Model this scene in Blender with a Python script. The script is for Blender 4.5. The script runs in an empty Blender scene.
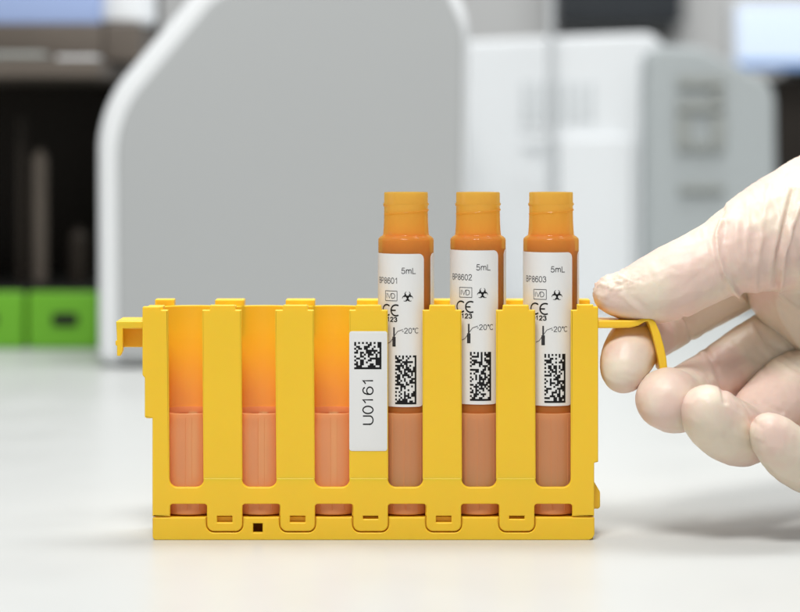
import bpy, bmesh, math, random
import numpy as np
from mathutils import Vector, Matrix, noise

PI = math.pi
scene = bpy.context.scene
C = scene.collection

# ---------------------------------------------------------------- units: 1 unit = 1 metre, helper values in mm
S = 0.2857            # millimetres per photo pixel at the rack's front plane
CAM_D = 600.0         # camera to rack front, mm
EYE = 150.0           # photo row of the horizon
CH = (540 - EYE) * S  # camera height over the table, mm


def X(px, d=0.0):
    return (px - 400) * S * (CAM_D + d) / CAM_D


def Z(py, d=0.0):
    return CH - (py - EYE) * S * (CAM_D + d) / CAM_D


MM = 0.001

# ---------------------------------------------------------------- camera
cam_data = bpy.data.cameras.new('camera')
cam = bpy.data.objects.new('camera', cam_data)
C.objects.link(cam)
cam.location = (0, -CAM_D * MM, CH * MM)
cam.rotation_euler = (PI / 2, 0, 0)
cam_data.sensor_width = 36
cam_data.lens = 36 * CAM_D / (800 * S)
cam_data.shift_y = -(306 - EYE) / 800
cam_data.clip_start = 0.02
cam_data.clip_end = 50
cam_data.dof.use_dof = True
cam_data.dof.focus_distance = (CAM_D + 2) * MM
cam_data.dof.aperture_fstop = 10.0
scene.camera = cam

# ---------------------------------------------------------------- world, lamps, exposure
world = bpy.data.worlds.new('World')
scene.world = world
world.use_nodes = True
bg = world.node_tree.nodes['Background']
bg.inputs[0].default_value = (0.93, 0.96, 1.0, 1)
bg.inputs[1].default_value = 0.13


def area(name, loc, aim, sx, sy, power, col=(1, 1, 1)):
    l = bpy.data.lights.new(name, 'AREA')
    l.shape = 'RECTANGLE'
    l.size = sx
    l.size_y = sy
    l.energy = power
    l.color = col
    o = bpy.data.objects.new(name, l)
    C.objects.link(o)
    o.location = loc
    o.rotation_euler = (Vector(aim) - Vector(loc)).to_track_quat('-Z', 'Y').to_euler()
    return o


area('ceiling_softbox', (-0.10, 0.16, 0.70), (-0.05, 0.10, 0), 0.6, 0.35, 1.6, (1.0, 0.99, 0.97))
area('front_softbox', (-0.10, -0.62, 1.15), (0.03, 0, 0.05), 0.42, 0.32, 14.6, (1.0, 0.985, 0.96))
area('side_softbox_left', (-0.9, 0.0, 0.45), (0, 0, 0.05), 0.4, 0.5, 0.6)
area('side_softbox_right', (0.7, 0.45, 0.6), (0.1, 0, 0.05), 0.3, 0.3, 0.5)
area('room_fill_light', (0.25, 0.35, 1.5), (0.25, 1.1, 0.1), 1.0, 0.5, 15.0, (0.97, 0.99, 1.0))  # unseen fill, added to brighten the machines at the back
area('wall_fill_light', (0.4, 1.45, 1.7), (0.4, 2.5, 0.5), 1.2, 0.4, 16.0, (0.97, 0.99, 1.0))  # unseen fill, added to lift the back wall

scene.view_settings.view_transform = 'Standard'
scene.view_settings.look = 'None'
scene.view_settings.exposure = 0.0
scene.view_settings.gamma = 1.0
scene.render.engine = 'CYCLES'
scene.cycles.max_bounces = 14
scene.cycles.diffuse_bounces = 6
scene.cycles.transparent_max_bounces = 16


# ---------------------------------------------------------------- materials
def lin(c):
    return tuple(((v / 255) / 12.92 if v / 255 <= 0.04045 else ((v / 255 + 0.055) / 1.055) ** 2.4) for v in c) + (1,)


def mat(name, col, rough=0.5, spec=0.5, sss=0, sss_r=(1, .4, .2), sss_s=0.001, trans=0, coat=0,
        bump=0, bscale=400, var=0, vscale=60, emit=None, estr=0, metal=0, ior=1.45):
    m = bpy.data.materials.new(name)
    m.use_nodes = True
    nt = m.node_tree
    b = nt.nodes['Principled BSDF']
    c = lin(col)
    b.inputs['Base Color'].default_value = c
    b.inputs['Roughness'].default_value = rough
    b.inputs['Specular IOR Level'].default_value = spec
    b.inputs['Metallic'].default_value = metal
    b.inputs['IOR'].default_value = ior
    b.inputs['Subsurface Weight'].default_value = sss
    b.inputs['Subsurface Radius'].default_value = sss_r
    b.inputs['Subsurface Scale'].default_value = sss_s
    b.inputs['Transmission Weight'].default_value = trans
    b.inputs['Coat Weight'].default_value = coat
    b.inputs['Coat Roughness'].default_value = 0.15
    if emit:
        b.inputs['Emission Color'].default_value = lin(emit)
        b.inputs['Emission Strength'].default_value = estr
    tc = nt.nodes.new('ShaderNodeTexCoord')
    if var:
        n = nt.nodes.new('ShaderNodeTexNoise')
        n.inputs['Scale'].default_value = vscale
        n.inputs['Detail'].default_value = 5
        nt.links.new(tc.outputs['Object'], n.inputs['Vector'])
        mx = nt.nodes.new('ShaderNodeMix')
        mx.data_type = 'RGBA'
        mx.inputs['A'].default_value = tuple(v * (1 - var) for v in c[:3]) + (1,)
        mx.inputs['B'].default_value = tuple(min(1, v * (1 + var)) for v in c[:3]) + (1,)
        nt.links.new(n.outputs['Fac'], mx.inputs['Factor'])
        nt.links.new(mx.outputs['Result'], b.inputs['Base Color'])
        mr = nt.nodes.new('ShaderNodeMapRange')
        mr.inputs['To Min'].default_value = max(0, rough - 0.06)
        mr.inputs['To Max'].default_value = min(1, rough + 0.08)
        nt.links.new(n.outputs['Fac'], mr.inputs['Value'])
        nt.links.new(mr.outputs['Result'], b.inputs['Roughness'])
    if bump:
        n2 = nt.nodes.new('ShaderNodeTexNoise')
        n2.inputs['Scale'].default_value = bscale
        n2.inputs['Detail'].default_value = 4
        nt.links.new(tc.outputs['Object'], n2.inputs['Vector'])
        bp = nt.nodes.new('ShaderNodeBump')
        bp.inputs['Strength'].default_value = bump
        bp.inputs['Distance'].default_value = 0.0004
        nt.links.new(n2.outputs['Fac'], bp.inputs['Height'])
        nt.links.new(bp.outputs['Normal'], b.inputs['Normal'])
    return m


def wrinkle(m, scale, strength, dist=0.0003):
    nt = m.node_tree
    b = nt.nodes['Principled BSDF']
    prev = b.inputs['Normal'].links[0].from_socket
    tc = nt.nodes.new('ShaderNodeTexCoord')
    n = nt.nodes.new('ShaderNodeTexNoise')
    n.noise_type = 'RIDGED_MULTIFRACTAL'
    n.inputs['Scale'].default_value = scale
    n.inputs['Detail'].default_value = 3
    n.inputs['Distortion'].default_value = 1.2
    nt.links.new(tc.outputs['Object'], n.inputs['Vector'])
    bp = nt.nodes.new('ShaderNodeBump')
    bp.inputs['Strength'].default_value = strength
    bp.inputs['Distance'].default_value = dist
    nt.links.new(n.outputs['Fac'], bp.inputs['Height'])
    nt.links.new(prev, bp.inputs['Normal'])
    nt.links.new(bp.outputs['Normal'], b.inputs['Normal'])


def see_through(m, col, amount):
    """mix a tinted transparent share into a principled material (frosted plastic)"""
    nt = m.node_tree
    out = nt.nodes['Material Output']
    b = nt.nodes['Principled BSDF']
    t = nt.nodes.new('ShaderNodeBsdfTransparent')
    t.inputs[0].default_value = lin(col)
    mx = nt.nodes.new('ShaderNodeMixShader')
    mx.inputs[0].default_value = amount
    nt.links.new(b.outputs[0], mx.inputs[1])
    nt.links.new(t.outputs[0], mx.inputs[2])
    nt.links.new(mx.outputs[0], out.inputs[0])
    return m


def add_translucent(m, col, amount):
    nt = m.node_tree
    out = nt.nodes['Material Output']
    src = out.inputs[0].links[0].from_socket
    t = nt.nodes.new('ShaderNodeBsdfTranslucent')
    t.inputs[0].default_value = lin(col)
    mx = nt.nodes.new('ShaderNodeMixShader')
    mx.inputs[0].default_value = amount
    nt.links.new(src, mx.inputs[1])
    nt.links.new(t.outputs[0], mx.inputs[2])
    nt.links.new(mx.outputs[0], out.inputs[0])
    return m


M = {}
M['yellow'] = mat('yellow_plastic', (251, 204, 54), 0.38, 0.4, sss=0.35, sss_r=(1, .45, .05), sss_s=0.002,
                  bump=0.06, bscale=1500, var=0.03, vscale=70)
M['table'] = mat('white_laminate', (201, 203, 201), 0.34, 0.35, bump=0.05, bscale=700, var=0.03, vscale=26)
M['sleeve'] = add_translucent(see_through(mat('frosted_sleeve', (247, 202, 148), 0.24, 0.6, coat=.4, bump=0.04, bscale=900),
                                          (255, 222, 178), 0.36), (253, 206, 150), 0.4)
M['amber'] = add_translucent(see_through(mat('amber_plastic', (244, 208, 120), 0.08, 0.5, coat=.5, bump=0.04, bscale=700),
                                         (248, 230, 166), 0.64), (246, 221, 140), 0.52)
M['serum'] = mat('orange_liquid', (236, 88, 54), 0.25, 0.5, sss=0.4, sss_r=(1, .35, .1), sss_s=0.002, var=.05, vscale=150)
M['pocket_shade'] = see_through(mat('pocket_shade_tint', (246, 196, 150), 0.2, 0.5), (255, 232, 196), 0.93)
_cm = M['pocket_shade'].node_tree
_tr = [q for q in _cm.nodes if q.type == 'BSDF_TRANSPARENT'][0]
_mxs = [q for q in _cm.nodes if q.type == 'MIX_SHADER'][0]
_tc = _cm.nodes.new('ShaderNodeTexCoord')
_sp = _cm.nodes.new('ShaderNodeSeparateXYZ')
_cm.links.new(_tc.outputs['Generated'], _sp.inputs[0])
_rm = _cm.nodes.new('ShaderNodeMapRange')          # pocket shade put into the tint, fading out towards the mouth
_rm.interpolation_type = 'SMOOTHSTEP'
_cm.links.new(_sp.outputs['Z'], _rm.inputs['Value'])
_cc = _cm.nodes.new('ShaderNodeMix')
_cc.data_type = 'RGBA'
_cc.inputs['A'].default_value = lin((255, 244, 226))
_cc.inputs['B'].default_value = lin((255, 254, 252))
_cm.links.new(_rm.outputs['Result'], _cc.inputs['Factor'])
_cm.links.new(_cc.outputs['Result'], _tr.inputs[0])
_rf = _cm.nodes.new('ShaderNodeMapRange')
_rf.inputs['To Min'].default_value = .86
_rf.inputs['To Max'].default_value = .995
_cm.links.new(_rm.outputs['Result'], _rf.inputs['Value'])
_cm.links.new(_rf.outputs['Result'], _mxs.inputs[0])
M['foot'] = mat('frosted_foot', (240, 188, 150), 0.3, 0.5, sss=.3, sss_s=.002, var=.06, vscale=500)
M['paper'] = mat('label_paper', (232, 233, 233), 0.45, 0.4, bump=0.03, bscale=1200, var=0.01, vscale=200)
M['ink'] = mat('black_ink', (22, 22, 24), 0.5, 0.3)
M['ink_grey'] = mat('dark_grey_ink', (62, 62, 66), 0.5, 0.3)
M['glove'] = mat('latex_glove', (232, 206, 176), 0.4, 0.42, sss=0.28, sss_r=(1, .42, .22), sss_s=0.004,
                 bump=0.4, bscale=230, var=0.03, vscale=45)
_nt = M['glove'].node_tree
_mx = [q for q in _nt.nodes if q.type == 'MIX'][0]
_mx.inputs['A'].default_value = lin((231, 217, 198))
_mx.inputs['B'].default_value = lin((230, 204, 191))
_cr = _nt.nodes.new('ShaderNodeMapRange')
_cr.inputs['From Min'].default_value = .43
_cr.inputs['From Max'].default_value = .57
_no = [q for q in _nt.nodes if q.type == 'TEX_NOISE' and abs(q.inputs['Scale'].default_value - 45) < 1][0]
_nt.links.new(_no.outputs['Fac'], _cr.inputs['Value'])
_nt.links.new(_cr.outputs['Result'], _mx.inputs['Factor'])
wrinkle(M['glove'], 110, .8, .0004)
wrinkle(M['yellow'], 260, .04)
M['case_white'] = mat('white_enamel', (228, 231, 233), 0.4, 0.4, var=.01, vscale=5)
M['case_grey'] = mat('grey_enamel', (174, 177, 178), 0.32, 0.4, var=.015, vscale=4)
M['case_mid'] = mat('pale_grey_enamel', (170, 176, 177), 0.45, 0.4, var=.015, vscale=4)
M['case_light'] = mat('light_grey_enamel', (206, 210, 212), 0.5, 0.3)
M['vent'] = mat('taupe_vent', (153, 156, 152), 0.6, 0.3)
M['green'] = mat('green_plastic', (104, 168, 44), 0.4, 0.4, var=.03, vscale=20)
M['dark'] = mat('dark_brown_board', (42, 36, 30), 0.6, 0.3, var=.2, vscale=20)
M['black'] = mat('black_plastic', (22, 22, 20), 0.5, 0.3)
M['brown'] = mat('taupe_shelf_board', (98, 90, 82), 0.6, 0.3, var=.15, vscale=25)
M['blue'] = mat('pale_blue_plastic', (160, 180, 222), 0.5, 0.3)
M['wall'] = mat('white_wall', (222, 222, 220), 0.8, 0.2, var=.02, vscale=3)
M['floor'] = mat('grey_floor', (150, 150, 148), 0.6, 0.3, var=.04, vscale=3)
M['screen'] = mat('lit_screen', (200, 215, 235), 0.3, 0.4, emit=(222, 234, 252), estr=0.5)
M['bluebar'] = mat('blue_bar', (120, 160, 215), 0.4, 0.4, emit=(130, 165, 220), estr=0.35)
M['metal'] = mat('painted_metal', (196, 199, 201), 0.45, 0.5)
M['smoked'] = mat('smoked_glass', (62, 66, 70), 0.3, 0.5, var=.3, vscale=9)


# ---------------------------------------------------------------- geometry helpers
def tag(o, label=None, cat=None, group=None, kind=None):
    if label: o['label'] = label
    if cat: o['category'] = cat
    if group: o['group'] = group
    if kind: o['kind'] = kind
    return o


def empty(name, loc=(0, 0, 0), label=None, cat=None, group=None):
    o = bpy.data.objects.new(name, None)
    o.empty_display_size = 0.01
    C.objects.link(o)
    o.location = Vector(loc) * MM
    return tag(o, label, cat, group)


class G:
    """collects geometry in mm, world or local coordinates"""

    def __init__(self):
        self.v = []
        self.f = []

    def add(self, vs, fs):
        n = len(self.v)
        self.v += [tuple(v) for v in vs]
        self.f += [tuple(i + n for i in f) for f in fs]
        return self

    def box(self, x0, x1, y0, y1, z0, z1, bev=0.0):
        bm = bmesh.new()
        bmesh.ops.create_cube(bm, size=1)
        for v in bm.verts:
            v.co = Vector((x0 + (v.co.x + .5) * (x1 - x0), y0 + (v.co.y + .5) * (y1 - y0), z0 + (v.co.z + .5) * (z1 - z0)))
        if bev > 0:
            bmesh.ops.bevel(bm, geom=list(bm.edges), offset=bev, segments=3, profile=0.6, affect='EDGES')
        self.bm(bm)
        return self

    def bm(self, bm):
        bm.verts.index_update()
        self.add([v.co[:] for v in bm.verts], [[v.index for v in f.verts] for f in bm.faces])
        bm.free()
        return self

    def lathe(self, prof, cx=0, cy=0, seg=64, a0=0, a1=2 * PI, closed=False):
        vs, fs = [], []
        full = abs(a1 - a0 - 2 * PI) < 1e-6
        n = seg if full else seg + 1
        for k in range(n):
            a = a0 + (a1 - a0) * k / seg
            for r, z in prof:
                vs.append((cx + r * math.cos(a), cy + r * math.sin(a), z))
        m = len(prof)
        for k in range(seg):
            k2 = (k + 1) % n
            for j in range(m - 1):
                fs.append((k * m + j, k2 * m + j, k2 * m + j + 1, k * m + j + 1))
            if closed:
                fs.append((k * m + m - 1, k2 * m + m - 1, k2 * m, k * m))
        return self.add(vs, fs)

    def tube(self, pts, r, seg=8):
        pts = [Vector(p) for p in pts]
        rs = r if isinstance(r, (list, tuple)) else [r] * len(pts)
        vs, fs = [], []
        up = None
        for i, p in enumerate(pts):
            t = (pts[min(i + 1, len(pts) - 1)] - pts[max(i - 1, 0)]).normalized()
            if up is None:
                up = t.orthogonal().normalized()
            up = (up - t * up.dot(t)).normalized()
            w = t.cross(up)
            for k in range(seg):
                a = 2 * PI * k / seg
                vs.append(p + (up * math.cos(a) + w * math.sin(a)) * rs[i])
        for i in range(len(pts) - 1):
            for k in range(seg):
                fs.append((i * seg + k, i * seg + (k + 1) % seg, (i + 1) * seg + (k + 1) % seg, (i + 1) * seg + k))
        fs.append(tuple(range(seg))[::-1])
        fs.append(tuple((len(pts) - 1) * seg + k for k in range(seg)))
        return self.add(vs, fs)

    def build(self, name, material, parent=None, smooth=35, weighted=False, origin=None):
        me = bpy.data.meshes.new(name)
        ox = Vector(origin) if origin is not None else Vector((0, 0, 0))
        me.from_pydata([((Vector(v) - ox) * MM)[:] for v in self.v], [], self.f)
        me.validate()
        bm = bmesh.new()
        bm.from_mesh(me)
        bmesh.ops.recalc_face_normals(bm, faces=bm.faces)
        bm.to_mesh(me)
        bm.free()
        if smooth:
            for p in me.polygons: p.use_smooth = True
            me.set_sharp_from_angle(angle=math.radians(smooth))
        me.materials.append(material)
        o = bpy.data.objects.new(name, me)
        C.objects.link(o)
        if parent is not None:
            o.parent = parent
        elif origin is not None:
            o.location = ox * MM
        if weighted:
            w = o.modifiers.new('wn', 'WEIGHTED_NORMAL')
            w.keep_sharp = True
        return o


def rpoly(pts, seg=6):
    """pts: (x, y[, radius]) -> polygon with rounded corners"""
    out = []
    n = len(pts)
    for i in range(n):
        p = Vector(pts[i][:2])
        r = pts[i][2] if len(pts[i]) > 2 else 0
        if r <= 0:
            out.append(p)
            continue
        a = Vector(pts[i - 1][:2]) - p
        b = Vector(pts[(i + 1) % n][:2]) - p
        la, lb = a.length, b.length
        a.normalize(); b.normalize()
        ang = a.angle(b)
        ra = pts[i - 1][2] if len(pts[i - 1]) > 2 else 0
        q_ = pts[(i + 1) % n]
        rb = q_[2] if len(q_) > 2 else 0
        t = min(r / math.tan(ang / 2), la * .97 * r / (r + ra), lb * .97 * r / (r + rb))
        r2 = t * math.tan(ang / 2)
        c = p + (a + b).normalized() * (r2 / math.sin(ang / 2))
        s, e = p + a * t - c, p + b * t - c
        a0 = math.atan2(s.y, s.x)
        da = math.atan2(e.y, e.x) - a0
        while da > PI: da -= 2 * PI
        while da < -PI: da += 2 * PI
        for k in range(seg + 1):
            q = a0 + da * k / seg
            out.append(c + Vector((math.cos(q), math.sin(q))) * r2)
    return out


def slab(loops, thick, bev, res=3):
    """2D loops (mm; first is outer, rest are holes) -> beveled slab centred on z=0; returns verts, faces (mm)"""
    cu = bpy.data.curves.new('tmp', 'CURVE')
    cu.dimensions = '2D'
    cu.fill_mode = 'BOTH'
    K = 0.01
    for lp in loops:
        sp = cu.splines.new('POLY')
        sp.points.add(len(lp) - 1)
        for i, p in enumerate(lp):
            sp.points[i].co = (p[0] * K, p[1] * K, 0, 1)
        sp.use_cyclic_u = True
    cu.extrude = max(0.00001, (thick / 2 - bev) * K)
    cu.bevel_depth = bev * K
    cu.offset = -bev * K
    cu.bevel_resolution = res
    o = bpy.data.objects.new('tmp', cu)
    C.objects.link(o)
    dg = bpy.context.evaluated_depsgraph_get()
    ev = o.evaluated_get(dg)
    me = ev.to_mesh()
    bm = bmesh.new()
    bm.from_mesh(me)
    bmesh.ops.remove_doubles(bm, verts=bm.verts, dist=1e-6)
    vs = [(v.co / K)[:] for v in bm.verts]
    bm.verts.index_update()
    fs = [[v.index for v in f.verts] for f in bm.faces]
    bm.free()
    ev.to_mesh_clear()
    bpy.data.objects.remove(o)
    bpy.data.curves.remove(cu)
    return vs, fs


def front_plate(g, loops, y0, y1, bev=0.25, res=3):
    """loops in (x mm, z mm); a plate between depth y0 and y1"""
    vs, fs = slab(loops, y1 - y0, bev, res)
    ym = (y0 + y1) / 2
    g.add([(v[0], ym - v[2], v[1]) for v in vs], fs)


def top_plate(g, loops, z0, z1, bev=0.25, res=3):
    vs, fs = slab(loops, z1 - z0, bev, res)
    zm = (z0 + z1) / 2
    g.add([(v[0], v[1], zm + v[2]) for v in vs], fs)


def px_loop(pts, d=0.0, seg=6):
    k = S * (CAM_D + d) / CAM_D
    return rpoly([(X(p[0], d), Z(p[1], d), (p[2] * k if len(p) > 2 else 0)) for p in pts], seg)


def ell(cx, cy, rx, ry, a0, a1, n=20):
    return [(cx + rx * math.cos(math.radians(a0 + (a1 - a0) * k / n)), cy + ry * math.sin(math.radians(a0 + (a1 - a0) * k / n))) for k in range(n + 1)]


GL = {
    'U': (.82, [[(.02, 1), (.02, .32)] + ell(.33, .32, .31, .32, 180, 360) + [(.64, 1)]]),
    '0': (.72, [ell(.28, .5, .27, .5, 90, 450, 28)]),
    '1': (.72, [[(.07, .74), (.2, .84), (.31, 1), (.31, 0)]]),
    '6': (.72, [ell(.28, .31, .27, .31, 0, 360, 24), [(.01, .33), (.02, .6), (.09, .85), (.2, .97), (.34, 1), (.46, .94), (.52, .8)]]),
    '2': (.72, [[(.02, .73), (.06, .89), (.18, .99), (.34, 1), (.48, .9), (.52, .73), (.45, .55), (.2, .27), (.02, .01), (.55, .01)]]),
    '3': (.72, [[(.02, .77), (.1, .94), (.26, 1), (.42, .94), (.49, .77), (.42, .6), (.24, .54)], [(.3, .54), (.46, .48), (.54, .3), (.46, .08), (.27, 0), (.09, .07), (.01, .24)]]),
    '5': (.72, [[(.5, .99), (.13, .99), (.05, .52), (.18, .62), (.33, .62), (.48, .52), (.53, .32), (.46, .1), (.27, 0), (.09, .06), (.01, .22)]]),
    '8': (.72, [ell(.28, .76, .21, .24, 0, 360, 22), ell(.28, .26, .26, .26, 0, 360, 22)]),
    'B': (.8, [[(.02, 0), (.02, 1), (.36, 1), (.5, .93), (.54, .77), (.49, .61), (.36, .54), (.06, .54)], [(.38, .54), (.54, .46), (.59, .28), (.53, .08), (.37, 0), (.06, 0)]]),
    'P': (.78, [[(.02, 0), (.02, 1), (.38, 1), (.53, .92), (.58, .74), (.53, .55), (.38, .46), (.06, .46)]]),
    'm': (.98, [[(.02, 0), (.02, .72)], [(.05, .5), (.1, .64), (.22, .71), (.35, .65), (.39, .5), (.39, 0)], [(.42, .5), (.47, .64), (.59, .71), (.72, .65), (.76, .5), (.76, 0)]]),
    'L': (.62, [[(.02, 1), (.02, 0), (.52, 0)]]),
    'I': (.26, [[(.04, 0), (.04, 1)]]),
    'V': (.76, [[(0, 1), (.34, 0), (.68, 1)]]),
    'D': (.82, [[(.02, .0), (.02, 1), (.3, 1), (.5, .92), (.61, .74), (.64, .5), (.61, .26), (.5, .08), (.3, 0), (.06, 0)]]),
    '-': (.42, [[(.02, .36), (.3, .36)]]),
    '\u00b0': (.38, [ell(.14, .86, .11, .13, 0, 360, 14)]),
    'C': (.82, [ell(.36, .5, .35, .5, 46, 314, 24)]),
}


def ribbon(P, w):
    P = [Vector(p) for p in P]
    closed = (P[0] - P[-1]).length < 1e-6
    if closed: P = P[:-1]
    n = len(P)
    vs = []
    for i in range(n):
        a = (P[i] - P[i - 1]).normalized() if (closed or i > 0) else None
        b = (P[(i + 1) % n] - P[i]).normalized() if (closed or i < n - 1) else None
        a = a or b
        b = b or a
        t = (a + b).normalized()
        k = min(1.8, 1 / max(.3, t.dot(a)))
        q = Vector((-t.y, t.x)) * w / 2 * k
        vs += [P[i] + q, P[i] - q]
    fs = [(2 * i, 2 * ((i + 1) % n), 2 * ((i + 1) % n) + 1, 2 * i + 1) for i in range(n if closed else n - 1)]
    return vs, fs


def text2d(s, size=1.0, weight=.105):
    """stroked capitals and figures: flat outline mesh, cap height = size"""
    V, F, x = [], [], 0
    for ch in s:
        adv, strokes = GL[ch]
        for P in strokes:
            P = [((x + p[0]), weight / 2 + p[1] * (1 - weight)) for p in P]
            vs, fs = ribbon(P, weight)
            n = len(V)
            V += [(v[0] * size, v[1] * size) for v in vs]
            F += [tuple(i + n for i in f) for f in fs]
        x += adv
    x0 = min(v[0] for v in V); x1 = max(v[0] for v in V)
    return [(a - x0, b) for a, b in V], F, x1 - x0


def stroke2d(pts, w, closed=False):
    """flat ribbon along a polyline"""
    vs, fs = [], []
    P = [Vector(p) for p in pts]
    if not closed:
        Q = [P[0]]
        for a, b in zip(P[:-1], P[1:]):
            m = max(1, int((b - a).length / .3))
            Q += [a + (b - a) * k / m for k in range(1, m + 1)]
        P = Q
    n = len(P)
    for i in range(n):
        if closed:
            t = P[(i + 1) % n] - P[i - 1]
        else:
            t = P[min(i + 1, n - 1)] - P[max(i - 1, 0)]
        t.normalize()
        q = Vector((-t.y, t.x)) * w / 2
        vs += [(P[i] + q)[:], (P[i] - q)[:]]
    for i in range(n if closed else n - 1):
        j = (i + 1) % n
        fs.append((2 * i, 2 * j, 2 * j + 1, 2 * i + 1))
    return vs, fs


def disc2d(cx, cy, r, seg=20):
    return [(cx + r * math.cos(2 * PI * k / seg), cy + r * math.sin(2 * PI * k / seg)) for k in range(seg)], [tuple(range(seg))]


def arc(cx, cy, r, a0, a1, n=14):
    return [(cx + r * math.cos(math.radians(a0 + (a1 - a0) * k / n)), cy + r * math.sin(math.radians(a0 + (a1 - a0) * k / n))) for k in range(n + 1)]


def matrix_cells(cols, rows, seed):
    """two-dimensional code: dotted left and top edges, solid right and bottom edges"""
    rnd = random.Random(seed)
    cells = []
    for r in range(rows):
        for c in range(cols):
            if r == rows - 1 or c == cols - 1:
                on = True
            elif r == 0:
                on = c % 2 == 0
            elif c == 0:
                on = (rows - 1 - r) % 2 == 0
            else:
                on = rnd.random() < 0.5
            if on:
                cells.append((c, r))
    return cells


def copy_tree(o, parent=None):
    c = o.copy()
    C.objects.link(c)
    c.parent = parent
    for ch in [q for q in bpy.data.objects if q.parent == o]:
        copy_tree(ch, c)
    return c


# ================================================================= THE SETTING
g = G()
g.box(-1400, 1400, -700, 1320, -30, 0, 2)
tab = g.build('table_top', M['table'])
tag(tab, 'smooth white laminate bench top under the yellow rack', 'table')
tab['kind'] = 'structure'
g = G(); g.box(-4000, 4000, -3000, 2600, -760, -740)
tag(g.build('floor', M['floor']), kind='structure')
g = G(); g.box(-4000, 4000, 2500, 2560, -739, 2400)
tag(g.build('back_wall', M['wall']), kind='structure')

# ---------------------------------------------------------------- big rounded analyser hood on the left
hd = 473
hood = empty('analyser_machine', (X(280, hd), hd, 0), 'large white lab analyser with rounded sloping grey front, behind the left of the rack', 'lab machine')


def rel(g, name, material, root, **k):
    """build with world-mm geometry but parented to root at root's location"""
    o = g.build(name, material, None, **k)
    o.parent = root
    o.matrix_parent_inverse = Matrix.Translation(-root.location)
    return o


g = G()
outer = px_loop([(97, 366, 14), (96, 108, 120), (208, -26, 60), (330, -62, 60), (440, -50, 70), (470, 20, 70), (466, 366, 14)], hd, 14)
front_plate(g, [outer], hd, hd + 330, 7, 8)
rel(g, 'housing', M['case_white'], hood, smooth=40, weighted=True)
g = G()
inner = px_loop([(118, 361, 3), (117, 116, 108), (217, -4, 50), (330, -44, 50), (435, -32, 60), (463, 26, 60), (460, 361, 3)], hd, 14)
front_plate(g, [inner], hd - 2.5, hd + 8, 2, 4)
rel(g, 'front_panel', M['case_grey'], hood, smooth=40, weighted=True)

# ---------------------------------------------------------------- second analyser at right
ad = 880
ana = empty('benchtop_analyser', (X(600, ad), ad, 0), 'white boxy lab analyser with pale grey vented side, behind the right of the rack', 'lab machine')
g = G()
front_plate(g, [px_loop([(440, 306.5), (440, 42, 20), (560, 36, 30), (664, 32, 20), (668, 306.5)], ad, 8)], ad, ad + 330, 4, 4)
rel(g, 'housing', M['case_white'], ana, smooth=40, weighted=True)
g = G()
front_plate(g, [px_loop([(645, 309), (645, 44, 20), (700, 46, 30), (776, 84, 30), (779, 309)], ad - 25, 8)], ad - 25, ad + 300, 5, 4)
side = rel(g, 'side_cover', M['case_mid'], ana, smooth=40, weighted=True)
g = G()
front_plate(g, [px_loop([(557, 307), (557, 137, 5), (632, 137, 5), (632, 307)], ad, 6)], ad - 8, ad + 2, 2, 3)
rel(g, 'door', M['case_white'], ana, smooth=40, weighted=True)
g = G()
for k in range(7):
    g.box(X(522 + 11 * k, ad), X(528 + 11 * k, ad), ad - 2, ad + 4, Z(122, ad), Z(82, ad), .5)
rel(g, 'grille', M['case_light'], ana)
for (a, b, c_, d_) in [(672, 718, 78, 88), (706, 718, 90, 99), (672, 718, 102, 112), (672, 684, 116, 150), (706, 718, 116, 150), (686, 704, 142, 150), (674, 718, 184, 191)]:
    g = G(); g.box(X(a, ad), X(b, ad), ad - 30, ad - 24, Z(d_, ad), Z(c_, ad), 1)
    rel(g, 'vent', M['vent'], ana)

# stand pole in front of the second analyser
g = G()
g.tube([(X(551, 860), 860, 0), (X(551, 860), 860, 480)], 2.4, 16)
g.box(X(551, 860) - 25, X(551, 860) + 25, 840, 878, 0, 6, 1)
g.tube([(X(551, 860), 860, Z(131, 860)), (X(520, 860), 860, Z(131, 860))], 2.2, 12)
tag(g.build('stand_pole', M['metal'], origin=(X(551, 860), 860, 0)), 'thin grey metal stand pole in front of the boxy white analyser', 'pole')

# ---------------------------------------------------------------- left: green drawers, dark shelf and what is on it
gd = 575
gx1 = X(99, gd)
for k, (a, b, lab) in enumerate([(27, 99, 'bright green drawer box with black handle hole, beside the rounded analyser'),
                                 (-60, 24, 'bright green drawer box cut off by the left edge of the photo')]):
    r = empty('drawer_box', ((X(a, gd) + X(b, gd)) / 2, gd, 0), lab, 'drawer box', 'green drawer boxes under the dark shelf')
    g = G(); g.box(X(a, gd), X(b, gd), gd, gd + 120, 0.3, Z(292, gd), 2.5)
    rel(g, 'drawer_front', M['green'], r)
    g = G()
    cx = (a + b) / 2 + 2
    front_plate(g, [px_loop([(cx - 13, 326, 4), (cx - 13, 313, 4), (cx + 13, 313, 4), (cx + 13, 326, 4)], gd)], gd - 1.2, gd + 3, .5)
    rel(g, 'handle_hole', M['black'], r)

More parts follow.
